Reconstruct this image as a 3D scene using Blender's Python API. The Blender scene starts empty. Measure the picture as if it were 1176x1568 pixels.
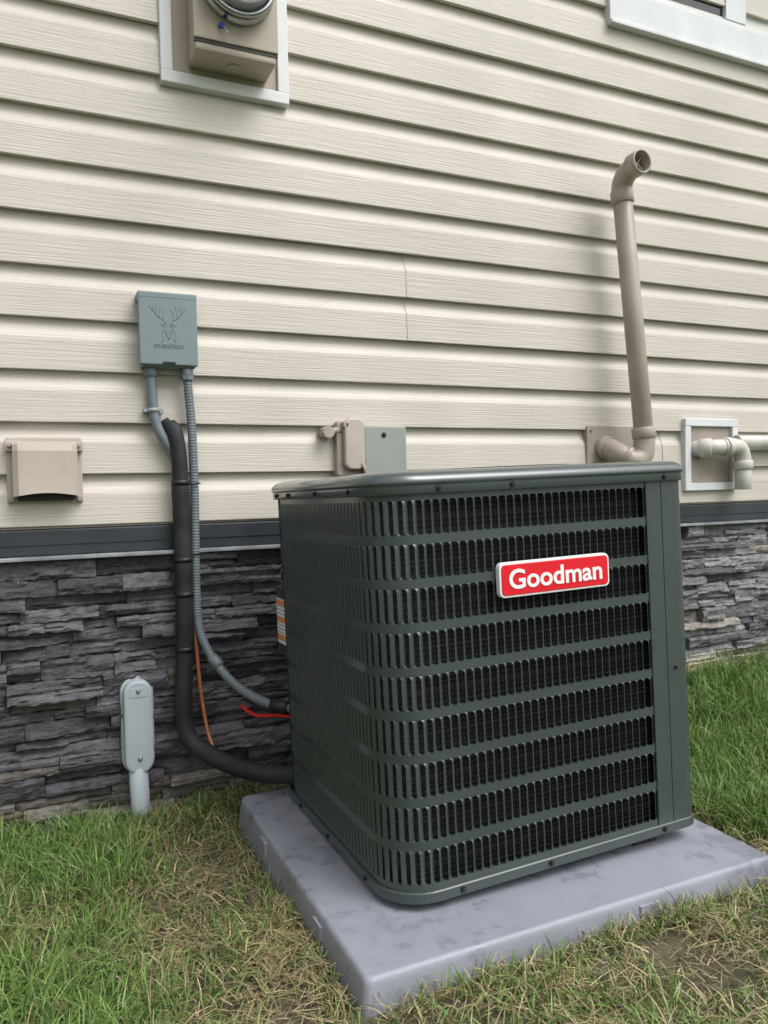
import bpy, bmesh, math, random
import numpy as np
from mathutils import Matrix, Vector, noise
random.seed(7); rng=np.random.default_rng(5)
S=bpy.context.scene
COL=S.collection
S.view_settings.view_transform='Standard'; S.view_settings.look='None'; S.view_settings.exposure=0

# ------------------------------------------------------------------ camera
cam=bpy.data.cameras.new('camera'); co=bpy.data.objects.new('camera',cam); COL.objects.link(co)
R=Matrix.Rotation(math.radians(-24.3),4,'Z')@Matrix.Rotation(math.radians(90-1.85),4,'X')@Matrix.Rotation(math.radians(-1.2),4,'Z')
co.matrix_world=Matrix.Translation((0,-2.06,.817))@R
cam.sensor_fit='VERTICAL'; cam.sensor_height=36; cam.sensor_width=27; cam.lens=36*1178/1568
cam.clip_start=.02; cam.clip_end=1500
S.camera=co

# ------------------------------------------------------------------ light
sd=Vector((.50,-.75,1.3)).normalized()
el=math.asin(sd.z); rot=math.atan2(sd.x,sd.y)
w=bpy.data.worlds.new('World'); S.world=w; w.use_nodes=True
nt=w.node_tree; bg=nt.nodes['Background']
sky=nt.nodes.new('ShaderNodeTexSky'); sky.sky_type='NISHITA'; sky.sun_disc=False
sky.sun_elevation=el; sky.sun_rotation=rot; sky.air_density=1.6; sky.dust_density=6.0; sky.ozone_density=1.0
hs=nt.nodes.new('ShaderNodeHueSaturation'); hs.inputs['Saturation'].default_value=.10; hs.inputs['Value'].default_value=1.3
nt.links.new(sky.outputs[0],hs.inputs['Color']); nt.links.new(hs.outputs[0],bg.inputs[0]); bg.inputs[1].default_value=.15
sl=bpy.data.lights.new('sun','SUN'); sl.energy=1.05; sl.angle=math.radians(42); sl.color=(1,.985,.96)
so=bpy.data.objects.new('sun',sl); COL.objects.link(so); so.rotation_euler=sd.to_track_quat('Z','Y').to_euler()

# ------------------------------------------------------------------ materials
def mat(name,col,rough=.5,metal=0,var=.08,vscale=8,bump=0,bscale=(60,60,60),bdist=.001,spec=.5,coat=0,col2=None,stretch=(1,1,1)):
    m=bpy.data.materials.new(name); m.use_nodes=True; n=m.node_tree; b=n.nodes['Principled BSDF']
    b.inputs['Roughness'].default_value=rough; b.inputs['Metallic'].default_value=metal
    b.inputs['Specular IOR Level'].default_value=spec; b.inputs['Coat Weight'].default_value=coat; b.inputs['Coat Roughness'].default_value=.12
    tc=n.nodes.new('ShaderNodeTexCoord'); mp=n.nodes.new('ShaderNodeMapping'); mp.inputs['Scale'].default_value=stretch
    n.links.new(tc.outputs['Object'],mp.inputs['Vector'])
    nz=n.nodes.new('ShaderNodeTexNoise'); nz.inputs['Scale'].default_value=vscale; nz.inputs['Detail'].default_value=6
    n.links.new(mp.outputs[0],nz.inputs['Vector'])
    cr=n.nodes.new('ShaderNodeValToRGB'); c2=col2 or tuple(c*(1-var*2) for c in col)
    cr.color_ramp.elements[0].position=.35; cr.color_ramp.elements[1].position=.65
    cr.color_ramp.elements[0].color=(*c2,1); cr.color_ramp.elements[1].color=(*[min(1,c*(1+var*.3)) for c in col],1)
    n.links.new(nz.outputs['Fac'],cr.inputs[0]); n.links.new(cr.outputs[0],b.inputs['Base Color'])
    if bump:
        mp2=n.nodes.new('ShaderNodeMapping'); mp2.inputs['Scale'].default_value=bscale
        n.links.new(tc.outputs['Object'],mp2.inputs['Vector'])
        n2=n.nodes.new('ShaderNodeTexNoise'); n2.inputs['Scale'].default_value=1; n2.inputs['Detail'].default_value=5
        n.links.new(mp2.outputs[0],n2.inputs['Vector'])
        bp=n.nodes.new('ShaderNodeBump'); bp.inputs['Strength'].default_value=bump; bp.inputs['Distance'].default_value=bdist
        n.links.new(n2.outputs['Fac'],bp.inputs['Height']); n.links.new(bp.outputs[0],b.inputs['Normal'])
    return m
M={}
M['siding']=mat('vinyl_siding',(.575,.535,.475),.42,var=.045,vscale=3,bump=.85,bscale=(7,60,230),bdist=.0017,spec=.4)
M['trim']=mat('white_trim',(.70,.72,.74),.45,var=.05,bump=.5,bscale=(14,60,220),bdist=.001)
M['flash']=mat('flashing',(.038,.045,.056),.35,var=.15,vscale=5,bump=.2,bscale=(8,8,8),bdist=.003)
M['ledge']=mat('ledge_metal',(.28,.30,.32),.45,var=.2,vscale=20)
M['tan']=mat('tan_paint',(.41,.355,.285),.5,var=.05,bump=.15,bscale=(300,300,300),bdist=.0005)
M['tanlight']=mat('tan_plastic',(.47,.415,.355),.5,var=.05)
M['tandark']=mat('tan_plate',(.38,.33,.285),.6,var=.1,vscale=15)
M['pipe']=mat('painted_pipe',(.40,.35,.295),.42,var=.06,vscale=12)
M['pvc']=mat('pvc_white',(.62,.60,.56),.35,var=.08,vscale=14)
M['bluegrey']=mat('disconnect_paint',(.185,.245,.255),.45,var=.04,bump=.1,bscale=(400,400,400),bdist=.0004)
M['greybox']=mat('grey_box',(.29,.32,.295),.5,var=.04)
M['conduit']=mat('conduit_grey',(.15,.18,.20),.38,var=.08,vscale=20)
M['foam']=mat('foam_insulation',(.019,.020,.023),.7,var=.25,vscale=20,bump=.5,bscale=(90,90,90),bdist=.0015)
M['copper']=mat('copper',(.75,.28,.13),.35,metal=.5)
M['red']=mat('red_wire',(.75,.02,.02),.4)
M['redbadge']=mat('badge_red',(.70,.008,.022),.3,var=.0,coat=.3)
M['white']=mat('badge_white',(.85,.85,.85),.3,var=0)
M['green']=mat('unit_paint',(.050,.066,.065),.33,var=.06,vscale=6,coat=.5,bump=.12,bscale=(700,700,700),bdist=.0003)
M['greensheen']=mat('unit_paint_sky_sheen',(.060,.078,.080),.28,var=.06,vscale=6,coat=.9)  # unit paint for the lid, sky reflection painted in as a lighter, greyer colour
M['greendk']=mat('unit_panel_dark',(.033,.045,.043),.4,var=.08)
M['black']=mat('black_plastic',(.012,.012,.013),.5,var=.1)
M['screw']=mat('screw',(.04,.045,.045),.3,metal=.6)
M['steel']=mat('steel',(.5,.52,.54),.25,metal=1,var=.1)
M['capsule']=mat('grey_plastic_light',(.44,.50,.54),.4,var=.04)
M['blue']=mat('blue_seal',(.02,.06,.4),.4)
M['padm']=mat('pad_plastic',(.285,.30,.35),.5,var=.09,vscale=5,bump=.5,bscale=(420,420,420),bdist=.0008)
M['backing']=mat('mortar',(.02,.02,.022),.9)
M['leaf']=mat('leaf',(.10,.20,.04),.45,var=.15,vscale=40)
# pad: damp patches
n=M['padm'].node_tree; b=n.nodes['Principled BSDF']
tc=n.nodes.new('ShaderNodeTexCoord'); n3=n.nodes.new('ShaderNodeTexNoise'); n3.inputs['Scale'].default_value=26; n3.inputs['Detail'].default_value=6; n3.inputs['Distortion'].default_value=.2
n.links.new(tc.outputs['Object'],n3.inputs['Vector'])
n4=n.nodes.new('ShaderNodeTexNoise'); n4.inputs['Scale'].default_value=4.2; n4.inputs['Detail'].default_value=4; n.links.new(tc.outputs['Object'],n4.inputs['Vector'])
am=n.nodes.new('ShaderNodeMath'); am.operation='ADD'; n.links.new(n3.outputs['Fac'],am.inputs[0]); n.links.new(n4.outputs['Fac'],am.inputs[1])
r3=n.nodes.new('ShaderNodeMapRange'); r3.inputs[1].default_value=1.04; r3.inputs[2].default_value=1.22
n.links.new(am.outputs[0],r3.inputs[0])
mx=n.nodes.new('ShaderNodeMix'); mx.data_type='RGBA'; mx.blend_type='MULTIPLY'
src=b.inputs['Base Color'].links[0].from_socket
n.links.new(r3.outputs[0],mx.inputs[0]); n.links.new(src,mx.inputs[6]); mx.inputs[7].default_value=(.80,.81,.84,1); n.links.new(mx.outputs[2],b.inputs['Base Color'])
rr=n.nodes.new('ShaderNodeMapRange'); rr.inputs[3].default_value=.48; rr.inputs[4].default_value=.14
n.links.new(r3.outputs[0],rr.inputs[0]); n.links.new(rr.outputs[0],b.inputs['Roughness'])
g=bpy.data.materials.new('meter_glass'); g.use_nodes=True; gb=g.node_tree.nodes['Principled BSDF']; gb.inputs['Transmission Weight'].default_value=1; gb.inputs['Roughness'].default_value=.03; gb.inputs['IOR'].default_value=1.3; M['glass']=g
g=bpy.data.materials.new('window_glass'); g.use_nodes=True; gb=g.node_tree.nodes['Principled BSDF']; gb.inputs['Base Color'].default_value=(.02,.025,.03,1); gb.inputs['Roughness'].default_value=.04; M['wglass']=g
def attr_mat(name,rough,bump,bscale,bdist):
    m=bpy.data.materials.new(name); m.use_nodes=True; n=m.node_tree; b=n.nodes['Principled BSDF']; b.inputs['Roughness'].default_value=rough
    at=n.nodes.new('ShaderNodeAttribute'); at.attribute_name='col'
    tc=n.nodes.new('ShaderNodeTexCoord')
    if bump:
        nz=n.nodes.new('ShaderNodeTexNoise'); nz.inputs['Scale'].default_value=45; nz.inputs['Detail'].default_value=8; nz.inputs['Roughness'].default_value=.7
        n.links.new(tc.outputs['Object'],nz.inputs['Vector'])
        mr=n.nodes.new('ShaderNodeMapRange'); mr.inputs[1].default_value=.3; mr.inputs[2].default_value=.7; mr.inputs[3].default_value=.55; mr.inputs[4].default_value=1.5
        n.links.new(nz.outputs['Fac'],mr.inputs[0])
        mu=n.nodes.new('ShaderNodeVectorMath'); mu.operation='SCALE'
        n.links.new(at.outputs['Color'],mu.inputs[0]); n.links.new(mr.outputs[0],mu.inputs['Scale'])
        ns=n.nodes.new('ShaderNodeTexNoise'); ns.inputs['Scale'].default_value=320; ns.inputs['Detail'].default_value=2; n.links.new(tc.outputs['Object'],ns.inputs['Vector'])
        ms_=n.nodes.new('ShaderNodeMapRange'); ms_.inputs[1].default_value=.67; ms_.inputs[2].default_value=.76; n.links.new(ns.outputs['Fac'],ms_.inputs[0])
        mm=n.nodes.new('ShaderNodeMix'); mm.data_type='RGBA'; n.links.new(ms_.outputs[0],mm.inputs[0]); n.links.new(mu.outputs[0],mm.inputs[6]); mm.inputs[7].default_value=(.34,.34,.36,1)
        n.links.new(mm.outputs[2],b.inputs['Base Color'])
        mp=n.nodes.new('ShaderNodeMapping'); mp.inputs['Scale'].default_value=bscale; n.links.new(tc.outputs['Object'],mp.inputs['Vector'])
        n2=n.nodes.new('ShaderNodeTexNoise'); n2.inputs['Scale'].default_value=1; n2.inputs['Detail'].default_value=8; n2.inputs['Roughness'].default_value=.65; n.links.new(mp.outputs[0],n2.inputs['Vector'])
        bp=n.nodes.new('ShaderNodeBump'); bp.inputs['Strength'].default_value=bump; bp.inputs['Distance'].default_value=bdist
        n.links.new(n2.outputs['Fac'],bp.inputs['Height']); n.links.new(bp.outputs[0],b.inputs['Normal'])
    else: n.links.new(at.outputs['Color'],b.inputs['Base Color'])
    return m
M['stone']=attr_mat('ledge_stone',.6,1.0,(35,60,110),.007)
M['blade']=attr_mat('grass_blades',.45,0,None,0)
m=bpy.data.materials.new('coil_fins'); m.use_nodes=True; n=m.node_tree; b=n.nodes['Principled BSDF']; b.inputs['Roughness'].default_value=.5
tc=n.nodes.new('ShaderNodeTexCoord'); sp=n.nodes.new('ShaderNodeSeparateXYZ'); n.links.new(tc.outputs['Object'],sp.inputs[0])
ad=n.nodes.new('ShaderNodeMath'); ad.operation='SUBTRACT'; n.links.new(sp.outputs[0],ad.inputs[0]); n.links.new(sp.outputs[1],ad.inputs[1])
def wave(src,sc,th):
    a=n.nodes.new('ShaderNodeMath'); a.operation='MULTIPLY'; a.inputs[1].default_value=sc; n.links.new(src,a.inputs[0])
    f_=n.nodes.new('ShaderNodeMath'); f_.operation='FRACT'; n.links.new(a.outputs[0],f_.inputs[0])
    c=n.nodes.new('ShaderNodeMath'); c.operation='LESS_THAN'; c.inputs[1].default_value=th; n.links.new(f_.outputs[0],c.inputs[0]); return c.outputs[0]
a1=wave(ad.outputs[0],150,.4); a2=wave(sp.outputs[2],110,.35)
mxm=n.nodes.new('ShaderNodeMath'); mxm.operation='MULTIPLY'; n.links.new(a1,mxm.inputs[0]); n.links.new(a2,mxm.inputs[1])
a3=wave(sp.outputs[2],39,.18)
m2=n.nodes.new('ShaderNodeMath'); m2.operation='MAXIMUM'; n.links.new(mxm.outputs[0],m2.inputs[0])
m3=n.nodes.new('ShaderNodeMath'); m3.operation='MULTIPLY'; m3.inputs[1].default_value=.35; n.links.new(a3,m3.inputs[0]); n.links.new(m3.outputs[0],m2.inputs[1])
mx=n.nodes.new('ShaderNodeMix'); mx.data_type='RGBA'; n.links.new(m2.outputs[0],mx.inputs[0]); mx.inputs[6].default_value=(.010,.010,.011,1); mx.inputs[7].default_value=(.085,.085,.09,1)
n.links.new(mx.outputs[2],b.inputs['Base Color']); M['coil']=m
m=bpy.data.materials.new('sticker'); m.use_nodes=True; n=m.node_tree; b=n.nodes['Principled BSDF']
tc=n.nodes.new('ShaderNodeTexCoord'); sp=n.nodes.new('ShaderNodeSeparateXYZ'); n.links.new(tc.outputs['Object'],sp.inputs[0])
a1=wave(sp.outputs[2],110,.35); a2=wave(sp.outputs[2],24,.3)
mx=n.nodes.new('ShaderNodeMix'); mx.data_type='RGBA'; n.links.new(a1,mx.inputs[0]); mx.inputs[6].default_value=(.8,.8,.8,1); mx.inputs[7].default_value=(.3,.3,.32,1)
mx2=n.nodes.new('ShaderNodeMix'); mx2.data_type='RGBA'; n.links.new(a2,mx2.inputs[0]); n.links.new(mx.outputs[2],mx2.inputs[6]); mx2.inputs[7].default_value=(.75,.25,.08,1)
n.links.new(mx2.outputs[2],b.inputs['Base Color']); M['sticker']=m
m=bpy.data.materials.new('soil_and_turf'); m.use_nodes=True; n=m.node_tree; b=n.nodes['Principled BSDF']; b.inputs['Roughness'].default_value=.9
tc=n.nodes.new('ShaderNodeTexCoord')
nz=n.nodes.new('ShaderNodeTexNoise'); nz.inputs['Scale'].default_value=5; nz.inputs['Detail'].default_value=10; nz.inputs['Roughness'].default_value=.75; n.links.new(tc.outputs['Object'],nz.inputs['Vector'])
cr=n.nodes.new('ShaderNodeValToRGB'); e=cr.color_ramp.elements; e[0].position=.35; e[0].color=(.045,.038,.026,1); e[1].position=.64; e[1].color=(.15,.13,.08,1)
x=e.new(.5); x.color=(.08,.072,.042,1); n.links.new(nz.outputs['Fac'],cr.inputs[0])
far=n.nodes.new('ShaderNodeVectorMath'); far.operation='LENGTH'; n.links.new(tc.outputs['Object'],far.inputs[0])
fr=n.nodes.new('ShaderNodeMapRange'); fr.inputs[1].default_value=2.2; fr.inputs[2].default_value=4; n.links.new(far.outputs['Value'],fr.inputs[0])
mx=n.nodes.new('ShaderNodeMix'); mx.data_type='RGBA'; n.links.new(fr.outputs[0],mx.inputs[0]); n.links.new(cr.outputs[0],mx.inputs[6]); mx.inputs[7].default_value=(.07,.11,.035,1)
n.links.new(mx.outputs[2],b.inputs['Base Color'])
n2=n.nodes.new('ShaderNodeTexNoise'); n2.inputs['Scale'].default_value=60; n2.inputs['Detail'].default_value=8; n.links.new(tc.outputs['Object'],n2.inputs['Vector'])
bp=n.nodes.new('ShaderNodeBump'); bp.inputs['Distance'].default_value=.012; n.links.new(n2.outputs['Fac'],bp.inputs['Height']); n.links.new(bp.outputs[0],b.inputs['Normal'])
M['ground']=m

# ------------------------------------------------------------------ helpers
def empty(name,loc=(0,0,0)):
    o=bpy.data.objects.new(name,None); o.empty_display_size=.1; o.location=loc; COL.objects.link(o); return o
def obj(name,verts,faces,m,parent=None,smooth=False):
    me=bpy.data.meshes.new(name); me.from_pydata([tuple(v) for v in verts],[],faces); me.update()
    me.materials.append(m)
    if smooth: me.polygons.foreach_set('use_smooth',[True]*len(me.polygons))
    o=bpy.data.objects.new(name,me); COL.objects.link(o)
    if parent: o.parent=parent
    return o
def box(name,x0,x1,y0,y1,z0,z1,m,parent=None,bev=.002,seg=2):
    bm=bmesh.new(); bmesh.ops.create_cube(bm,size=1)
    if y1<y0: y0,y1=y1,y0
    for v in bm.verts: v.co=Vector(((x0+x1)/2+v.co.x*(x1-x0),(y0+y1)/2+v.co.y*(y1-y0),(z0+z1)/2+v.co.z*(z1-z0)))
    if bev: bmesh.ops.bevel(bm,geom=bm.edges[:],offset=bev,segments=seg,affect='EDGES',profile=.6)
    me=bpy.data.meshes.new(name); bm.to_mesh(me); bm.free(); me.materials.append(m)
    o=bpy.data.objects.new(name,me); COL.objects.link(o)
    if parent: o.parent=parent
    return o
def smoothpath(P,n=8):
    P=[Vector(p) for p in P]; out=[]
    Q=[P[0]*2-P[1]]+P+[P[-1]*2-P[-2]]
    for i in range(1,len(Q)-2):
        for k in range(n):
            t=k/n; a,b_,c,d=Q[i-1],Q[i],Q[i+1],Q[i+2]
            out.append(.5*((2*b_)+(c-a)*t+(2*a-5*b_+4*c-d)*t*t+(3*b_-a-3*c+d)*t**3))
    out.append(P[-1]); return out
def resample(P,step):
    out=[P[0]]; 
    for a,b_ in zip(P,P[1:]):
        k=max(1,int((b_-a).length/step))
        for i in range(1,k+1): out.append(a.lerp(b_,i/k))
    return out
def tube(name,P,r,m,parent=None,seg=20,smooth=True,n=8,rf=None,step=None,cap=True):
    P=smoothpath(P,n) if n else [Vector(p) for p in P]
    if step: P=resample(P,step)
    V=[];F=[]; up=None; L=0
    for i,p in enumerate(P):
        t=(P[min(i+1,len(P)-1)]-P[max(i-1,0)]).normalized()
        if up is None: up=t.orthogonal().normalized()
        up=(up-t*up.dot(t)).normalized(); s=t.cross(up)
        if i: L+=(p-P[i-1]).length
        rad=rf(L,i) if rf else r
        for k in range(seg):
            a=2*math.pi*k/seg; V.append(p+up*math.cos(a)*rad+s*math.sin(a)*rad)
    for i in range(len(P)-1):
        for k in range(seg):
            F.append((i*seg+k,i*seg+(k+1)%seg,(i+1)*seg+(k+1)%seg,(i+1)*seg+k))
    if cap: F.append(tuple(range(seg))[::-1]); F.append(tuple((len(P)-1)*seg+k for k in range(seg)))
    return obj(name,V,F,m,parent,smooth)
def cyl(name,a,b_,r,m,parent=None,seg=24,r2=None):
    a=Vector(a);b_=Vector(b_); r2=r2 or r
    L=(b_-a).length; ch=min(.0015,L*.2,r*.3); d=(b_-a).normalized()
    P=[a,a+d*ch,b_-d*ch,b_]; rr_=[r-ch,r,r2,r2-ch]
    o=tube(name,P,r,m,parent,seg,False,0,rf=lambda L,i:rr_[i])
    if seg>10:
        for i,p in enumerate(o.data.polygons): p.use_smooth=seg<=i<2*seg
    return o
def lathe(name,c,axis,prof,m,parent=None,seg=40,smooth=True):
    axis=Vector(axis).normalized(); u=axis.orthogonal().normalized(); v=axis.cross(u); V=[];F=[]; c=Vector(c)
    for (r,h) in prof:
        for k in range(seg):
            a=2*math.pi*k/seg; V.append(c+axis*h+(u*math.cos(a)+v*math.sin(a))*max(r,1e-5))
    for i in range(len(prof)-1):
        for k in range(seg): F.append((i*seg+k,i*seg+(k+1)%seg,(i+1)*seg+(k+1)%seg,(i+1)*seg+k))
    return obj(name,V,F,m,parent,smooth)
def rrect(x0,x1,z0,z1,r,seg=8):
    pts=[]
    for cx,cz,a0 in ((x1-r,z1-r,0),(x0+r,z1-r,90),(x0+r,z0+r,180),(x1-r,z0+r,270)):
        for k in range(seg+1):
            a=math.radians(a0+90*k/seg); pts.append((cx+r*math.cos(a),cz+r*math.sin(a)))
    return pts
def plate(name,x0,x1,z0,z1,r,yb,yf,m,parent=None,bev=.002,seg=8):
    V=[];F=[];n_=0
    loops=[(0,yb),(0,yf+bev),(bev*.3,yf+bev*.3),(bev,yf)]
    for ins,y in loops:
        pts=rrect(x0+ins,x1-ins,z0+ins,z1-ins,max(r-ins,.0005),seg); n_=len(pts)
        V+=[(p[0],y,p[1]) for p in pts]
    for i in range(len(loops)-1):
        for k in range(n_): F.append((i*n_+k,(i+1)*n_+k,(i+1)*n_+(k+1)%n_,i*n_+(k+1)%n_))
    F.append(tuple((len(loops)-1)*n_+k for k in range(n_))); 
    return obj(name,V,F,m,parent)
def screw(p,nrm,parent,r=.0045,m=None):
    p=Vector(p);nrm=Vector(nrm).normalized()
    cyl('screw_washer',p,p+nrm*.0015,r*1.35,m or M['screw'],parent,14)
    return cyl('screw',p+nrm*.0014,p+nrm*.005,r*.85,m or M['screw'],parent,6)
def frame(name,x0,x1,z0,z1,wd,y0,y1,m,parent):
    box(name+'_side',x0,x0+wd,y1,y0,z0+wd,z1-wd,m,parent,.0025)
    box(name+'_side',x1-wd,x1,y1,y0,z0+wd,z1-wd,m,parent,.0025)
    box(name+'_bottom',x0,x1,y1-.001,y0,z0,z0+wd,m,parent,.0025)
    box(name+'_top',x0,x1,y1-.001,y0,z1-wd,z1,m,parent,.0025)

# ------------------------------------------------------------------ house wall
house=empty('house')
XL,XR=-4.5,9.0; Z0=.739; H=.1265
prof=[(-.004,.002),(-.012,.0005),(-.0195,0),(-.0205,.0015),(-.0205,.005),(-.0172,.074),(-.0165,.079),(-.0135,.087),(-.0085,.096),(-.0045,.106),(-.003,.114),(-.003,H+.002)]
V=[];F=[]
for c in range(24):
    random.seed(100+c//2)
    seams=[XL]; x=XL+random.uniform(.6,3.2)
    while x<XR: seams.append(x); x+=3.66*random.choice([1,.55,.8])
    seams.append(XR)
    fixed={2:[.575],3:[.575],4:[1.02],5:[1.02],6:[1.47],7:[1.47],0:[2.0],1:[2.0]}.get(c,[])
    seams=sorted([s for s in seams if all(abs(s-f)>1 for f in fixed)]+fixed)
    for i,(a,b_) in enumerate(zip(seams,seams[1:])):
        d=-.0018*(i%2); ex=.012 if i%2 else 0
        a_=a-ex if a>XL else a; b2=b_+ex if b_<XR else b_
        nxs=max(2,int((b2-a_)/.15)); base=len(V); k=len(prof)
        for q in range(nxs+1):
            xx=a_+(b2-a_)*q/nxs
            wv=.0016*noise.noise(Vector((xx*1.7,c*3.1,0)))+.0007*noise.noise(Vector((xx*6,c*3.1,5)))
            wz=.0012*noise.noise(Vector((xx*1.1,c*5.1,9)))
            for y,z in prof: V.append((xx,y+d+wv*(1 if z<.09 else .3),Z0+c*H+z+wz*(z<.09)))
        for q in range(nxs):
            for j in range(k-1):
                a0=base+q*k+j; F.append((a0,a0+k,a0+k+1,a0+1))
obj('siding',V,F,M['siding'],house)
random.seed(11)
box('wall_core',XL,XR,.0,.25,-.3,Z0+24*H,M['backing'],house,0)
box('side_wall_core',XL,XL+.25,.26,7,-.3,Z0+24*H,M['siding'],house,0)
box('eave',XL-.3,XR+.3,-.45,.3,Z0+24*H+.004,Z0+24*H+.15,M['trim'],house,.01)
box('siding_starter',XL,XR,-.012,-.001,Z0-.006,Z0-.001,M['tanlight'],house,0)
box('flashing',XL,XR,-.022,-.001,.668,Z0-.008,M['flash'],house,.003)
box('flashing_fold',XL,XR,-.0245,-.0225,.694,.6965,M['flash'],house,0)
box('stone_cap',XL,XR,-.05,-.001,.658,.667,M['ledge'],house,.002)
V=[];F=[];C=[]
z=-.12
while z<.655:
    h=random.choice([.026,.032,.036,.042,.05]); 
    if z+h>.64: h=.656-z
    x=XL+random.uniform(0,.2)-.2
    while x<XR:
        fine=-.6<x<3.2
        L=random.uniform(.07,.34) if fine else random.uniform(.2,.5)
        subs=[(z,h)]
        if fine and h>.035 and random.random()<.3: subs=[(z,h*.5),(z+h*.5,h*.5)]
        for (zz,hh) in subs:
            depth=random.uniform(.012,.042); tilt=random.uniform(-.006,.006); tz=random.uniform(-.006,.006)
            nx=max(3,int(L/.012)) if fine else 5; nz=5 if fine else 3
            g=.0006; base=len(V)
            tone=random.uniform(.65,1.3); warm=random.random()
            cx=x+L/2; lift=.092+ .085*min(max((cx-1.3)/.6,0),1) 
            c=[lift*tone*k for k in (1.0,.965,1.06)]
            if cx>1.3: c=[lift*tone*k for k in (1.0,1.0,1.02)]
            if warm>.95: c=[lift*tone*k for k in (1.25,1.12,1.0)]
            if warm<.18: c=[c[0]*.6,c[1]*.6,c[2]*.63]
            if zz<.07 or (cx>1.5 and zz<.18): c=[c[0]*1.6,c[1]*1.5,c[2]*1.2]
            sx=random.uniform(0,100)
            for j in range(nz+1):
                for i in range(nx+1):
                    u=i/nx;v=j/nz
                    px=x+g+(L-2*g)*u; pz=zz+g+(hh-2*g)*v
                    nn=noise.fractal(Vector((px*9+sx,pz*30,sx)),1,2,4)
                    st=noise.cell(Vector((px*14+sx+pz*10,pz*55,sx)))
                    e=min(u,1-u)*L; ez=min(v,1-v)*hh
                    ed=max(0,1-min(e,ez)/.005)
                    y=-(depth+tilt*(u*2-1)+tz*(v*2-1)+.006*nn+.005*st)+ed*.003*random.uniform(.3,1.4)
                    jx=random.uniform(-.0012,.0012) if 0<i<nx else 0
                    V.append((px+jx,min(y,-.004),pz+(random.uniform(-.002,.002) if (j==0 or j==nz) else 0))); C.append((*c,1))
            W_=nx+1
            for j in range(nz):
                for i in range(nx):
                    a=base+j*W_+i; F.append((a,a+1,a+W_+1,a+W_))
            ring=[base+i for i in range(nx+1)]+[base+j*W_+nx for j in range(1,nz+1)]+[base+nz*W_+i for i in range(nx-1,-1,-1)]+[base+j*W_ for j in range(nz-1,0,-1)]
            b0=len(V)
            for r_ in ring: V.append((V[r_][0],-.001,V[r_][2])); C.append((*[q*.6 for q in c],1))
            for k in range(len(ring)):
                k2=(k+1)%len(ring); F.append((ring[k2],ring[k],b0+k,b0+k2))
        x+=L
    z+=h
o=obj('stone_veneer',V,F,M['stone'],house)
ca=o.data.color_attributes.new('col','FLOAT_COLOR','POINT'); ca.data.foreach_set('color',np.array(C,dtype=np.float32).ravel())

# window (upper right)
frame('window_trim',1.765,3.6,2.335,3.5,.105,-.003,-.034,M['trim'],house)
box('window_sill_lip',1.765,3.6,-.045,-.003,2.322,2.334,M['trim'],house,.002)
box('window_sash_bottom',1.872,3.49,-.022,-.003,2.442,2.462,M['trim'],house,.003)
box('window_sash_mullion',2.30,2.40,-.0245,-.003,2.4625,3.39,M['trim'],house,.003)
box('window_blind',2.402,3.49,-.0065,-.0055,2.463,3.39,M['trim'],house,0)
box('window_pane',1.872,2.298,-.010,-.002,2.463,3.39,M['wglass'],house,0)

# ------------------------------------------------------------------ electric meter
em=empty('electric_meter')
frame('mount_frame',.322,.659,1.857,2.62,.03,-.003,-.034,M['trim'],em)
box('mount_plate',.353,.628,-.024,-.003,1.888,2.588,M['tan'],em,.001)
box('meter_box',.392,.598,-.125,-.0245,1.905,2.5,M['tan'],em,.006)
box('cover_lip',.388,.602,-.131,-.119,1.93,2.504,M['tan'],em,.003)
box('cover_seam',.389,.601,-.127,-.121,1.922,1.9295,M['black'],em,0)
mc=(.497,-.131,2.070)
lathe('meter_ring',mc,(0,-1,0),[(.093,0),(.093,.012),(.088,.018),(.088,.03),(.092,.034),(.090,.042),(.080,.046),(.078,.03)],M['steel'],em)
lathe('meter_dome',mc,(0,-1,0),[(.078,.03),(.076,.07),(.070,.105),(.060,.118),(.03,.124),(0,.125)],M['glass'],em)
lathe('meter_dial',mc,(0,-1,0),[(.07,.03),(.068,.06),(.06,.062),(0,.062)],M['greybox'],em)
cyl('seal',(.455,-.131,1.968),(.455,-.145,1.964),.007,M['blue'],em,12)
tube('seal_wire',[(.455,-.14,1.966),(.468,-.15,1.945),(.45,-.14,1.955)],.0012,M['steel'],em,8)
cyl('hub',(.50,-.07,1.906),(.50,-.07,1.902),.02,M['tan'],em)

# ------------------------------------------------------------------ disconnect box
db=empty('disconnect_box')
box('enclosure',.250,.382,-.062,-.016,1.130,1.302,M['bluegrey'],db,.003)
box('lid',.244,.387,-.075,-.058,1.134,1.314,M['bluegrey'],db,.004,3)
box('lid_top',.2435,.3875,-.0755,-.012,1.298,1.3145,M['bluegrey'],db,.003)
box('hasp',.300,.330,-.079,-.06,1.136,1.142,M['black'],db,.001)
def emb(P): tube('logo_line',[(x,-.0752,z) for x,z in P],.0010,M['bluegrey'],db,6,n=4)
cx=.316
for s in (-1,1):
    T=lambda L:[(cx+s*a,1.19+b_) for a,b_ in L]
    emb(T([(.004,.045),(.012,.055),(.024,.062),(.034,.075),(.037,.092)]))
    emb(T([(.012,.055),(.012,.070),(.008,.080)])); emb(T([(.022,.061),(.020,.078),(.018,.090)]))
    emb(T([(.030,.070),(.028,.084),(.027,.092)])); emb(T([(.034,.076),(.042,.082),(.045,.090)]))
    emb(T([(.003,.044),(.010,.046),(.018,.043),(.010,.040)])); emb(T([(.004,.044),(.009,.034),(.006,.020),(.002,.012)]))
    emb(T([(.009,.034),(.016,.022),(.013,.010),(.018,.0)])); emb(T([(.003,.03),(.004,.02),(0,.008)]))
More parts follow.
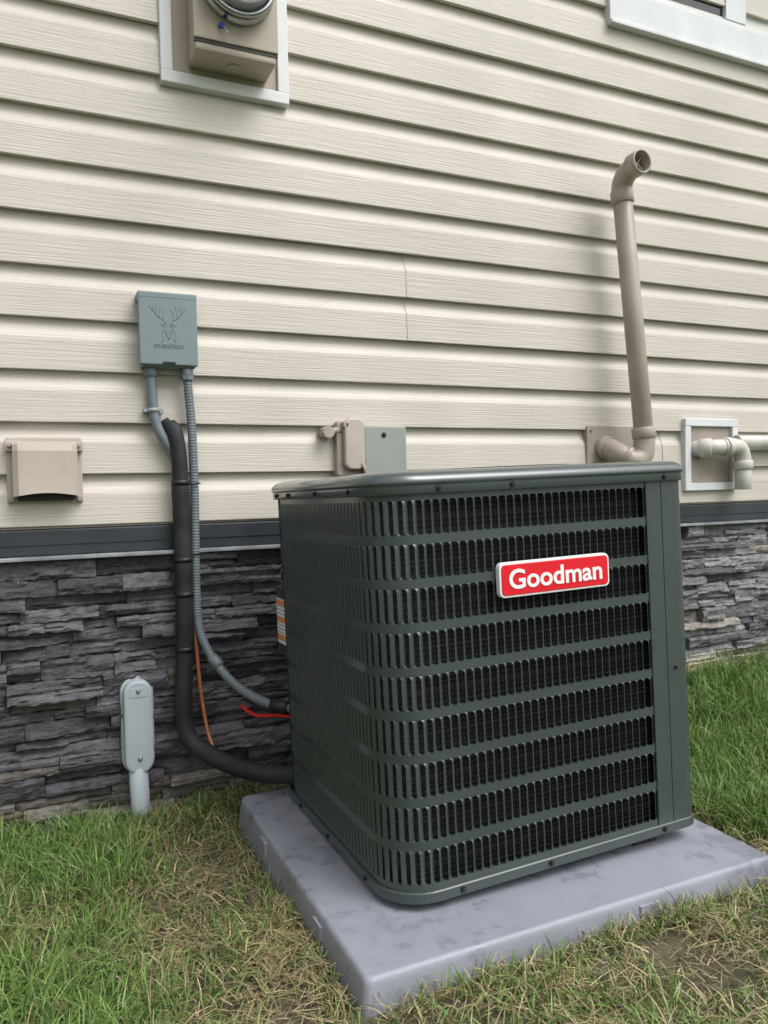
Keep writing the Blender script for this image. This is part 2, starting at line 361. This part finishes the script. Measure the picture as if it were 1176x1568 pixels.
def text(name,body,size,loc,m,parent,ext=.001,off=0):
    c=bpy.data.curves.new(name,'FONT'); c.body=body; c.size=size; c.align_x='CENTER'; c.align_y='CENTER'; c.extrude=ext; c.offset=off
    c.materials.append(m); o=bpy.data.objects.new(name,c); COL.objects.link(o); o.rotation_euler=(math.pi/2,0,0); o.location=loc
    o.parent=parent; return o
text('logo_text','DIVERSITECH',.0125,(cx,-.0755,1.181),M['bluegrey'],db,.0010,0)

# conduits
cd=empty('electrical_conduit')
corr=lambda L,i:.0112+.0009*math.sin(L*2*math.pi/.0075)
tube('flexible_conduit',[(.362,-.05,1.13),(.364,-.05,1.08),(.370,-.05,.98),(.372,-.052,.84),(.370,-.055,.7),(.368,-.06,.56),(.372,-.07,.46),(.40,-.10,.385),(.445,-.17,.325),(.50,-.26,.297),(.545,-.30,.292)],.012,M['conduit'],cd,16,rf=corr,step=.0019,n=10)
cyl('connector',(.362,-.05,1.13),(.362,-.05,1.105),.016,M['conduit'],cd)
cyl('connector_nut',(.362,-.05,1.112),(.362,-.05,1.100),.0175,M['conduit'],cd,8)
tube('rigid_conduit',[(.274,-.04,1.13),(.275,-.04,1.08),(.278,-.042,1.02),(.288,-.045,.975),(.312,-.045,.93),(.33,-.04,.90)],.0125,M['conduit'],cd)
cyl('connector',(.274,-.04,1.13),(.274,-.04,1.108),.0165,M['conduit'],cd)
tube('strap',[(.277,-.041,1.028),(.2775,-.0415,1.018)],.0155,M['greybox'],cd,n=0)
box('strap_tab',.255,.30,-.03,-.016,1.016,1.03,M['greybox'],cd,.002)
cyl('strap_screw',(.258,-.045,1.023),(.258,-.028,1.023),.006,M['steel'],cd,8)
cyl('strap_screw',(.296,-.045,1.02),(.296,-.028,1.02),.006,M['steel'],cd,8)
cyl('end_fitting',(.502,-.262,.2965),(.535,-.293,.2925),.016,M['black'],cd,12)
cyl('coupling',(.395,-.095,.393),(.412,-.115,.370),.0145,M['conduit'],cd,12)
for zz in (.835,.655):
    tube('cable_tie',[(.371-.022,-.072,zz),(.371+.014,-.068,zz+.002)],.002,M['black'],cd,6,n=0)
tube('red_wire',[(.455,-.15,.272),(.48,-.20,.258),(.52,-.26,.268),(.55,-.3,.270)],.0045,M['red'],cd,8)
tube('black_wire',[(.47,-.16,.285),(.50,-.22,.272),(.55,-.3,.262)],.003,M['black'],cd,8)

rl=empty('refrigerant_line')
def frf(L,i): return .0220+.0006*math.sin(L*37)+.0004*math.sin(L*91)
tube('insulation_upper',[(.318,-.035,.985),(.328,-.05,.965),(.335,-.055,.90),(.337,-.055,.83)],.020,M['foam'],rl,n=8)
tube('insulation_main',[(.336,-.058,.838),(.337,-.058,.74),(.337,-.062,.6),(.334,-.066,.45),(.328,-.07,.32),(.326,-.075,.235),(.338,-.09,.185),(.375,-.125,.155),(.43,-.2,.135),(.50,-.27,.13),(.57,-.32,.135)],.0215,M['foam'],rl,24,rf=frf,step=.006)
tube('foam_tip',[(.305,-.03,1.0),(.318,-.035,.98)],.012,M['foam'],rl,n=0)
for zz,dx,dy in ((.845,0,0),(.648,.0008,-.002),(.42,-.003,-.008),(.56,0,-.005)):
    tube('tape_wrap',[(.3365+dx,-.0585+dy,zz),(.3365+dx,-.0588+dy,zz-.012)],.0236,M['black'],rl,n=0)
tube('copper_line',[(.360,-.055,.49),(.365,-.06,.40),(.372,-.06,.3),(.384,-.07,.2),(.396,-.09,.150)],.0050,M['copper'],rl,10)

# ------------------------------------------------------------------ dryer vent
dv=empty('dryer_vent')
plate('flange',-.062,.106,.795,.955,.006,-.005,-.026,M['tanlight'],dv,.003)
V=[];F=[]
pr=[(-.02,.945),(-.05,.943),(-.066,.935),(-.072,.92),(-.074,.86),(-.076,.83),(-.077,.812)]
n_=13
for j,(y,z) in enumerate(pr):
    for i in range(n_):
        u=i/(n_-1); x=-.048+.142*u; edge=min(u,1-u)
        yy=y+ (0 if edge>.09 else (.09-edge)/.09*.012*(1 if j else 0)); drop=-.010*math.sin(math.pi*u) if j==len(pr)-1 else 0
        V.append((x,min(yy,-.02),z+drop*-0.8))
for j in range(len(pr)-1):
    for i in range(n_-1): a=j*n_+i; F.append((a,a+n_,a+n_+1,a+1))
for s,i in ((0,0),(1,n_-1)):
    b0=len(V)
    for j,(y,z) in enumerate(pr): V.append((V[i][0],-.02,z))
    for j in range(len(pr)-1):
        q=(j*n_+i,b0+j,b0+j+1,(j+1)*n_+i); F.append(q if s else q[::-1])
obj('hood',V,F,M['tanlight'],dv)
box('flap',-.04,.086,-.045,-.03,.802,.83,M['black'],dv,.002)
for xx in (-.054,.098):
    box('side_clip',xx-.010,xx+.010,-.040,-.02,.92,.945,M['tanlight'],dv,.003)
    cyl('lug',(xx,-.034,.805),(xx,-.024,.805),.007,M['tandark'],dv,12)
    cyl('lug',(xx,-.05,.934),(xx,-.03,.934),.005,M['tandark'],dv,12)

# ------------------------------------------------------------------ utility capsule
ub=empty('utility_junction_box')
plate('cover',.181,.251,.112,.347,.034,-.03,-.07,M['capsule'],ub,.006,12)
plate('back_plate',.176,.256,.107,.352,.038,-.012,-.038,M['capsule'],ub,.002,12)
plate('label',.196,.236,.306,.330,.004,-.069,-.0712,M['capsule'],ub,.0006)
for zz in (.32,.15): screw((.216,-.07,zz),(0,-1,0),ub,.0045,M['steel'])
cyl('riser_pipe',(.213,-.048,.125),(.218,-.055,-.08),.0235,M['capsule'],ub)

# ------------------------------------------------------------------ outdoor outlet + grey box
ob=empty('outdoor_outlet')
plate('base',.770,.846,.850,1.005,.01,-.005,-.045,M['tandark'],ob,.004)
plate('cover_flap',.787,.848,.868,1.012,.022,-.05,-.066,M['tanlight'],ob,.005)
box('hinge',.783,.80,-.066,-.03,.985,1.0,M['tandark'],ob,.003)
cyl('knob',(.742,-.06,.972),(.742,-.015,.972),.017,M['tandark'],ob)
cyl('knob_stem',(.742,-.04,.975),(.79,-.04,.98),.009,M['tandark'],ob)
tube('cord',[(.83,-.05,.90),(.842,-.07,.87),(.85,-.06,.82),(.85,-.05,.74)],.005,M['tandark'],ob,10)
gb_=empty('wall_junction_box')
box('box_body',.848,.972,-.058,-.016,.76,.985,M['greybox'],gb_,.004)
box('box_lid',.845,.976,-.066,-.056,.757,.990,M['greybox'],gb_,.004)
screw((.905,-.066,.965),(0,-1,0),gb_,.0055,M['black']); screw((.905,-.066,.80),(0,-1,0),gb_,.0055,M['steel'])

# ------------------------------------------------------------------ vent pipe
vp=empty('vent_pipe')
plate('wall_plate',1.655,1.872,.795,1.006,.006,-.005,-.028,M['tandark'],vp,.003)
for xx,zz in ((1.672,.99),(1.855,.99),(1.672,.83)): screw((xx,-.028,zz),(0,-1,0),vp,.005,M['tandark'])
tube('lower_elbow',[(1.725,-.01,.935),(1.725,-.05,.93),(1.735,-.10,.905),(1.765,-.125,.885),(1.795,-.13,.905),(1.803,-.13,.955),(1.80,-.13,.99)],.034,M['pipe'],vp,28)
cyl('elbow_collar',(1.725,-.02,.935),(1.726,-.055,.928),.039,M['pipe'],vp,28)
cyl('lower_collar',(1.803,-.13,.958),(1.799,-.1295,.993),.0375,M['pipe'],vp,28)
cyl('elbow_rim',(1.752,-.118,.893),(1.742,-.108,.901),.0375,M['pipe'],vp,28)
cyl('riser',(1.80,-.13,.98),(1.747,-.10,1.755),.0305,M['pipe'],vp,28)
cyl('upper_collar',(1.750,-.1015,1.712),(1.7465,-.0995,1.752),.036,M['pipe'],vp,28)
tube('upper_elbow',[(1.748,-.10,1.735),(1.747,-.102,1.768),(1.745,-.120,1.792),(1.743,-.15,1.804),(1.742,-.175,1.808)],.033,M['pipe'],vp,28,cap=False)
e0=Vector((1.742,-.178,1.808)); ed=Vector((.02,-.97,.03)).normalized()
lathe('outlet_hub',e0-ed*.02,ed,[(.030,0),(.0375,.001),(.0375,.040),(.0365,.042),(.0325,.042),(.0315,.040),(.031,-.01)],M['pipe'],vp)
lathe('outlet_depth',e0-ed*.028,ed,[(.0312,0),(0,0)],M['black'],vp)
for a in (10,100):
    u=ed.orthogonal().normalized(); v=ed.cross(u); d=u*math.cos(math.radians(a))+v*math.sin(math.radians(a))
    cyl('guard_bar',e0-ed*.002-d*.032,e0-ed*.002+d*.032,.0022,M['pipe'],vp,8)

# ------------------------------------------------------------------ pvc pipes
pv=empty('pvc_vent')
frame('wall_frame',2.078,2.333,.782,1.036,.027,-.003,-.036,M['trim'],pv)
box('frame_plate',2.106,2.306,-.024,-.003,.81,1.008,M['tandark'],pv,.001)
tube('intake_pipe',[(2.135,-.005,.93),(2.14,-.045,.93),(2.17,-.075,.932),(2.22,-.08,.934)],.0275,M['pvc'],pv,24)
tube('intake_elbow',[(2.20,-.08,.934),(2.26,-.08,.935),(2.29,-.08,.925),(2.303,-.08,.895),(2.305,-.08,.86)],.029,M['pvc'],pv,24)
cyl('elbow_hub',(2.212,-.08,.934),(2.235,-.08,.9345),.034,M['pvc'],pv,28); cyl('wall_hub',(2.14,-.04,.93),(2.165,-.072,.931),.034,M['pvc'],pv,28)
cyl('elbow_hub',(2.3035,-.08,.885),(2.305,-.08,.855),.0345,M['pvc'],pv,28)
cyl('drop_pipe',(2.305,-.08,.87),(2.306,-.08,.782),.028,M['pvc'],pv,28)
cyl('exhaust_pipe',(2.31,-.045,.952),(3.1,-.06,.95),.0275,M['pvc'],pv,28)
cyl('exhaust_hub',(3.05,-.06,.95),(3.12,-.06,.95),.034,M['pvc'],pv,28)

# ------------------------------------------------------------------ equipment pad
pad=empty('equipment_pad')
bm=bmesh.new()
loops=[(-.007,-.06),(-.007,.0),(0,.062),(.0012,.0685),(.004,.0733),(.0085,.075)]
vs=[]
for ins,z in loops:
    pts=rrect(.427+ins,1.302-ins,-1.010+ins,-.226-ins,max(.014-ins*.3,.004),5)
    vs.append([bm.verts.new((p[0],p[1],z)) for p in pts])
for a,b_ in zip(vs,vs[1:]):
    for k in range(len(a)):
        f=bm.faces.new((a[k],a[(k+1)%len(a)],b_[(k+1)%len(a)],b_[k])); f.smooth=True
bm.faces.new(vs[-1])
me=bpy.data.meshes.new('slab'); bm.to_mesh(me); bm.free(); me.materials.append(M['padm']); o=bpy.data.objects.new('slab',me); COL.objects.link(o); o.parent=pad
box('edge_tab',.958,1.002,-1.0145,-.995,.004,.060,M['padm'],pad,.002)
for yy in (-.80,-.45):
    box('edge_tab',.4215,.435,yy-.02,yy+.02,.004,.060,M['padm'],pad,.002)

# ------------------------------------------------------------------ air conditioner
ac=empty('air_conditioner',(.537,-.885,.092))
ac.rotation_euler=(math.radians(-.9),math.radians(-1.45),0)
Wd,Dp,r=.692,.655,.085; gl=.565; gr=.592
Z1,Z2=.020,.708; NR=9; pitch=(Z2-Z1)/NR; band=.0165
L1=gl-r; LA=math.pi/2*r; L3=gr-r; LT=L1+LA+L3
def P(s,off=0):
    if s<L1: return Vector((-off,gl-s,0)),Vector((-1,0,0))
    if s<L1+LA:
        a=(s-L1)/r; nrm=Vector((-math.cos(a),-math.sin(a),0)); return Vector((r,r,0))+nrm*(r+off),nrm
    return Vector((r+s-L1-LA,-off,0)),Vector((0,-1,0))
ss=[0]+[L1*i/6 for i in range(1,6)]+[L1+LA*i/16 for i in range(17)]+[L1+LA+L3*i/8 for i in range(1,9)]
V=[];F=[]
edges=[Z1-.012]+[v for i in range(NR+1) for v in (Z1+i*pitch-band/2,Z1+i*pitch+band/2)][1:-1]+[Z2+.02]
edges[0]=0.0
NS=len(ss)
for b_ in range(0,len(edges),2):
    z0,z1=edges[b_],edges[b_+1]
    for pair in (((0,z0),(0,z1)),((-.003,z0-.0005),(0,z0)),((0,z1),(-.003,z1+.0005))):
        base=len(V)
        for s in ss:
            for off,z in pair:
                p,_=P(s,off); V.append((p.x,p.y,z))
        for i in range(NS-1):
            a=base+i*2; F.append((a,a+2,a+3,a+1))
obj('grille_bands',V,F,M['green'],ac,True)
V=[];F=[]; NF=int(LT/.0168); fp=LT/NF
vv=[0,.05,.11,.2,.5,.8,.89,.95,1]
for rw in range(NR):
    za=Z1+rw*pitch+band/2-.0008; zb=Z1+(rw+1)*pitch-band/2+.0008
    for k in range(NF):
        sc=(k+.5)*fp; base=len(V)
        tt=min(max((sc-L1)/(LA+.06),0),1); tt=tt*tt*(3-2*tt)
        amp=.0011+.0033*tt; wf=.50+.04*tt
        for v in vv:
            q=min(v,1-v); e=math.sqrt(1-(1-q/.11)**2) if q<.11 else 1
            wdt=fp*(.86-(.86-wf)*e)
            for u in (-1,-.6,-.1,.45,1):
                d=(-u*amp + (1-u*u)*.0010)*e
                p,nr=P(min(max(sc+u*wdt/2,0),LT)); p=p+nr*(d-.0006)
                V.append((p.x,p.y,za+(zb-za)*v))
        for j in range(len(vv)-1):
            for i in range(4):
                a=base+j*5+i; F.append((a,a+1,a+6,a+5))
obj('louvre_fins',V,F,M['green'],ac,True)
def strip(name,pts,z0,z1,m,smooth=False):
    V=[];F=[]
    for p in pts: V+= [(p[0],p[1],z0),(p[0],p[1],z1)]
    for i in range(len(pts)-1): F.append((2*i,2*i+2,2*i+3,2*i+1))
    return obj(name,V,F,m,ac,smooth)
rr=.028
strip('corner_post_front',[(gr-.003,.004),(gr-.003,-.0022),(gr+.035,-.0022),(gr+.035,.003)],0,Z2+.02,M['green'])
strip('corner_post',[(gr+.0362,.003),(gr+.0362,-.0028)]+[(Wd-rr+(rr+.0028)*math.sin(a),rr-(rr+.0028)*math.cos(a)) for a in [math.pi/2*i/14 for i in range(15)]]+[(Wd+.0028,.12),(Wd,.12)],0,Z2+.02,M['green'],False)
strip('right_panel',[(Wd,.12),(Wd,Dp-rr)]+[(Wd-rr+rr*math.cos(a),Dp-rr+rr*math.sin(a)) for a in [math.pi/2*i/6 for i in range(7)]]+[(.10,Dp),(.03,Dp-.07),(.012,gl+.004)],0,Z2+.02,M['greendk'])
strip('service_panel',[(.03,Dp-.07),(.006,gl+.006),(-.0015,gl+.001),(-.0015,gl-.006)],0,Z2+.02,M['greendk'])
for i in range(30):
    yy=.14+i*.0165; box('side_louvre',Wd-.001,Wd+.004,yy,yy+.008,.03,Z2-.01,M['green'],ac,0)
cp=[P(s,-.022)[0] for s in ss]; cp=[(p.x,p.y) for p in cp]+[(Wd-.03,.03),(Wd-.03,Dp-.03),(.06,Dp-.06),(.022,gl)]
strip('coil',cp,.005,Z2+.015,M['coil'])
def ring(x0,x1,y0,y1,rl_,rr_,seg=10):
    pts=[]
    for cx_,cy_,a0,q in ((x1-rr_,y1-rr_,0,rr_),(x0+rl_,y1-rl_,90,rl_),(x0+rl_,y0+rl_,180,rl_),(x1-rr_,y0+rr_,270,rr_)):
        for k in range(seg+1):
            a=math.radians(a0+90*k/seg); pts.append((cx_+q*math.cos(a),cy_+q*math.sin(a)))
    return pts
def loft(name,loops,m,capT=True,capB=False,smooth=True):
    V=[];F=[]
    for off,z in loops:
        pts=ring(-off,Wd+off,-off,Dp+off,r+off if r+off>.005 else .005,max(rr+off,.006)); n_=len(pts); V+=[(p[0],p[1],z) for p in pts]
    for i in range(len(loops)-1):
        for k in range(n_): F.append((i*n_+k,i*n_+(k+1)%n_,(i+1)*n_+(k+1)%n_,(i+1)*n_+k))
    if capT: F.append(tuple((len(loops)-1)*n_+k for k in range(n_)))
    if capB: F.append(tuple(range(n_))[::-1])
    return obj(name,V,F,m,ac,smooth)
loft('base_pan',[(-.02,-.004),(.003,-.004),(.0055,-.002),(.0055,.0145),(.004,.0165),(.0,.0165)],M['green'],False,True,False)
loft('top_cover',[(-.002,.710),(.0070,.710),(.0085,.7115),(.0085,.725),(.0085,.727),(.0110,.7275),(.0120,.7295),(.0112,.735),(.0075,.741),(.001,.7462),(-.007,.7494),(-.02,.7513),(-.05,.7525)],M['greensheen'],False,False,True)
fc=(Wd/2,Dp/2,.7527)
V=[];F=[]
out=ring(.05,Wd-.05,.05,Dp-.05,.05,.02,15)
lathe('fan_shroud',fc,(0,0,1),[(.262,-.0003),(.262,-.02),(.25,-.08),(0,-.08)],M['black'],ac,64)
for k,p in enumerate(out): V.append((p[0],p[1],.7525))
for k,p in enumerate(out):
    a=math.atan2(p[1]-fc[1],p[0]-fc[0]); V.append((fc[0]+.262*math.cos(a),fc[1]+.262*math.sin(a),.7527))
nn=len(out)
for k in range(nn): F.append((k,(k+1)%nn,nn+(k+1)%nn,nn+k))
obj('top_deck',V,F,M['greensheen'],ac)
for i in range(14):
    rad=.04+i*.0172
    tube('fan_guard_ring',[(fc[0]+rad*math.cos(a),fc[1]+rad*math.sin(a),.7535) for a in [2*math.pi*k/48 for k in range(49)]],.0014,M['black'],ac,6,n=0)
for i in range(6):
    a=math.pi*i/6; d=Vector((math.cos(a),math.sin(a),0))*.265; tube('fan_guard_spoke',[Vector(fc)-d,Vector(fc)+d],.0022,M['black'],ac,6,n=0)
for x in (.118,.27,.632): screw((x,-.0085,.7185),(0,-1,0),ac)
for y in (.10,.28,.46,.55): screw((-.0085,y,.7185),(-1,0,0),ac)
for x in (.13,.32,.60): screw((x,-.0055,.007),(0,-1,0),ac)
for y in (.12,.32,.50): screw((-.0055,y,.007),(-1,0,0),ac)
screw((.648,-.003,.33),(0,-1,0),ac,.003)
for x,y in ((.1,.1),(.58,.06),(.58,.55),(.1,.55)): box('foot',x-.03,x+.03,y-.03,y+.03,-.033,-.003,M['black'],ac,.003)
for x in (.21,.42,.47): cyl('pan_stud',(x,.01,-.012),(x,.01,-.003),.005,M['screw'],ac,8)
V=[(-.0035,gl-.005,.365),(-.0035,gl+.055,.365),(-.0035,gl+.055,.475),(-.0035,gl-.005,.475)]
V2=[(x+.0015,y,z) for x,y,z in V]
obj('rating_label',V+V2,[(0,3,2,1),(4,5,6,7),(0,1,5,4),(2,3,7,6),(1,2,6,5),(3,0,4,7)],M['sticker'],ac)
box('label_backing',-.0018,.012,gl+.002,gl+.06,.34,.50,M['greendk'],ac,0)
bx0,bx1,bz0,bz1=.230,.479,.514,.578
plate('badge_border',bx0,bx1,bz0,bz1,.011,-.002,-.0135,M['white'],ac,.0015)
plate('badge_field',bx0+.004,bx1-.004,bz0+.004,bz1-.004,.008,-.012,-.0150,M['redbadge'],ac,.001)
t=text('badge_text','Goodman',.049,((bx0+bx1)/2,-.0156,(bz0+bz1)/2-.001),M['white'],ac,.0008,.0009)
t.scale=(1.08,1,1)

# ------------------------------------------------------------------ ground
def sstep(x,a,b_):
    t=np.clip((x-a)/(b_-a),0,1); return t*t*(3-2*t)
G=rng.random((64,64))
def vn(x,y,sc):
    x=x*sc+31.3;y=y*sc+17.7; i=np.floor(x).astype(int);j=np.floor(y).astype(int);u=x-i;v=y-j;u=u*u*(3-2*u);v=v*v*(3-2*v)
    g_=lambda a,b_:G[a%64,b_%64]
    return (g_(i,j)*(1-u)+g_(i+1,j)*u)*(1-v)+(g_(i,j+1)*(1-u)+g_(i+1,j+1)*u)*v
def gh(x,y):
    x=np.asarray(x,float);y=np.asarray(y,float)
    a=.11*sstep(x,1.25,2.3)*sstep(y,-1.6,-.2)+.028*sstep(x,.1,.5)*sstep(-y,.45,.95)
    near=(np.abs(x)<6)&(y>-5)
    return a+(vn(x,y,5)-.5)*.018*near+(vn(x,y,14)-.5)*.014*near-.004
xs=np.concatenate([[-600,-200,-60,-20,-10,-6],np.arange(-4,6.01,.05),[8,12,20,60,200,600]])
ys=np.concatenate([[-600,-200,-60,-20,-10,-6,-4],np.arange(-3,.11,.04),[.5,5,20,200,600]])
X,Y=np.meshgrid(xs,ys); Zg=gh(X,Y); nxg=len(xs)
V=np.stack([X.ravel(),Y.ravel(),Zg.ravel()],1)
F=[(j*nxg+i,j*nxg+i+1,(j+1)*nxg+i+1,(j+1)*nxg+i) for j in range(len(ys)-1) for i in range(nxg-1)]
obj('ground',V.tolist(),F,M['ground'],None,True)

def greenness(x,y):
    g=.22+.75*sstep(-x,-.28,-.04)+.95*sstep(x,1.32,1.45)*sstep(y,-.98,-.82)+.3*sstep(y,-.30,-.12)*(x<.5)
    g=g+(vn(x,y,5)-.5)*.75+(vn(x,y,17)-.5)*.5
    return np.clip(g,0,1)
def scatter(N,x0,x1,y0,y1):
    x=rng.uniform(x0,x1,N);y=rng.uniform(y0,y1,N)
    k=~((x>.416)&(x<1.313)&(y>-1.021)&(y<-.215))
    return x[k],y[k]
VV=[];CC=[];FF=[];off=0
def blades(x,y,length,width,lean,col,flat=False):
    global off
    n=len(x); az=rng.uniform(0,2*np.pi,n); la=rng.uniform(0,2*np.pi,n)
    z=gh(x,y)
    wx=np.cos(az)*width/2; wy=np.sin(az)*width/2
    lx=np.cos(la);ly=np.sin(la)
    pts=[]
    z0=z+(rng.uniform(.001,.018,n) if flat else -.003)
    for t,wf in ((0,1),(.4,.85),(.75,.55)):
        if flat:
            hx=length*t; hz=rng.normal(0,.003,n)*t+ np.sin(t*3.0)*length*.14*lean
        else:
            hx=length*lean*t**1.8; hz=length*t*(1-.45*lean*t)
        for s in (-1,1): pts.append(np.stack([x+lx*hx+s*wx*wf,y+ly*hx+s*wy*wf,z0+hz],1))
    if flat: hx=length; hz=length*.02*lean
    else: hx=length*lean; hz=length*(1-.5*lean)
    pts.append(np.stack([x+lx*hx,y+ly*hx,z0+hz],1))
    A=np.stack(pts,1)
    VV.append(A.reshape(-1,3))
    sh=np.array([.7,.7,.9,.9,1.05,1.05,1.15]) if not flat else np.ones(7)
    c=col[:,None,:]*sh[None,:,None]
    c=np.concatenate([c,np.ones((n,7,1))],2); CC.append(c.reshape(-1,4))
    b0=off+np.arange(n)[:,None]*7
    FF.append(('q',np.concatenate([b0+np.array([[0,1,3,2]]),b0+np.array([[2,3,5,4]])],0))); FF.append(('t',b0+np.array([[4,5,6]])))
    off+=n*7
GREEN=np.array([.11,.21,.04]);GREEN2=np.array([.20,.30,.08]);STRAW=np.array([.46,.385,.22]);STRAW2=np.array([.28,.215,.12]);BROWN=np.array([.16,.115,.065])
def mixc(n,a,b_): t=rng.random((n,1)); return (a*(1-t)+b_*t)*rng.uniform(.6,1.25,(n,1))
for (N,bx) in ((92000,(-.45,1.7,-1.45,-.03)),(60000,(1.3,3.2,-1.2,-.03)),(20000,(-1.6,4.5,-2.0,-.03))):
    x,y=scatter(N,*bx); g=greenness(x,y); k=rng.random(len(x))<(.08+.92*g); x,y,g=x[k],y[k],g[k]; n=len(x)
    L=(.016+.050*g)*rng.uniform(.4,1.5,n)*(1+.25*(x>1.3))*(.7+.6*vn(x,y,23))
    dry=rng.random(n)>(.5+.48*g); c=mixc(n,GREEN,GREEN2); c[dry]=mixc(dry.sum(),STRAW,STRAW2)
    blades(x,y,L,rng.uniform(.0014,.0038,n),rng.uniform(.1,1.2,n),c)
for (N,bx) in ((95000,(-.45,1.7,-1.45,-.03)),(15000,(-1.6,4.5,-2.0,-.03))):
    x,y=scatter(N,*bx); g=greenness(x,y); dn=np.clip((vn(x,y,8)*.6+vn(x,y,21)*.4-.2)*2.3,0.08,1.3)
    k=rng.random(len(x))<(1.0-.75*g)*dn; x,y=x[k],y[k]; n=len(x)
    c=mixc(n,STRAW,STRAW2); rr_=rng.random(n); gg=rr_<.28; c[gg]=mixc(gg.sum(),GREEN*1.1,np.array([.26,.28,.12])); bb=rr_>.84; c[bb]=mixc(bb.sum(),BROWN,STRAW2)
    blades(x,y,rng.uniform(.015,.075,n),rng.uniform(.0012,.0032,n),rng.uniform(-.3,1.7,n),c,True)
# longer tufts leaning over the pad edge
n=1600; side=rng.random(n)
x=np.where(side<.65,rng.uniform(.45,1.34,n),rng.uniform(.375,.412,n)); y=np.where(side<.65,rng.uniform(-1.06,-1.024,n),rng.uniform(-1.0,-.24,n))
k=vn(x,y,11)>.42; x,y=x[k],y[k]; n=len(x); c=mixc(n,GREEN,GREEN2); dd=rng.random(n)<.5; c[dd]=mixc(dd.sum(),STRAW,STRAW2)
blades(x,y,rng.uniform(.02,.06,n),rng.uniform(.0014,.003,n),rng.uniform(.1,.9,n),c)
V=np.concatenate(VV);C_=np.concatenate(CC)
Q=np.concatenate([a for k,a in FF if k=='q']);T=np.concatenate([a for k,a in FF if k=='t'])
me=bpy.data.meshes.new('grass'); me.vertices.add(len(V)); me.vertices.foreach_set('co',V.astype(np.float32).ravel())
me.loops.add(Q.size+T.size); me.loops.foreach_set('vertex_index',np.concatenate([Q.ravel(),T.ravel()]).astype(np.int32))
me.polygons.add(len(Q)+len(T)); st=np.concatenate([np.arange(len(Q))*4,Q.size+np.arange(len(T))*3]).astype(np.int32)
me.polygons.foreach_set('loop_start',st); me.update(calc_edges=True)
ca=me.color_attributes.new('col','FLOAT_COLOR','POINT'); ca.data.foreach_set('color',C_.astype(np.float32).ravel())
me.materials.append(M['blade']); go=bpy.data.objects.new('grass',me); COL.objects.link(go)
V=[];F=[]; random.seed(3)
spots=[(random.uniform(1.5,2.9),random.uniform(-.75,-.06)) for _ in range(70)]+[(.10,-.09),(.27,-.10),(.05,-.08)]
for (x0,y0) in spots:
    z0=float(gh(x0,y0)); 
    for k in range(random.randint(4,8)):
        a=random.uniform(0,6.28); L=random.uniform(.012,.028); wd=L*.32; h=random.uniform(.012,.04)
        d=Vector((math.cos(a),math.sin(a),0)); s=Vector((-d.y,d.x,0)); o_=Vector((x0,y0,z0+h*.4))
        b0=len(V)
        for t,ww,zz in ((0,.1,0),(.3,.8,.35),(.6,1,.5),(.85,.6,.45)):
            for sg in (-1,1): V.append(o_+d*L*t+s*sg*wd*ww+Vector((0,0,h*zz+.003*abs(sg))))
        V.append(o_+d*L+Vector((0,0,h*.3)))
        F+=[(b0,b0+1,b0+3,b0+2),(b0+2,b0+3,b0+5,b0+4),(b0+4,b0+5,b0+7,b0+6),(b0+6,b0+7,b0+8)]
obj('lawn_weeds',V,F,M['leaf'])
print('verts',off)
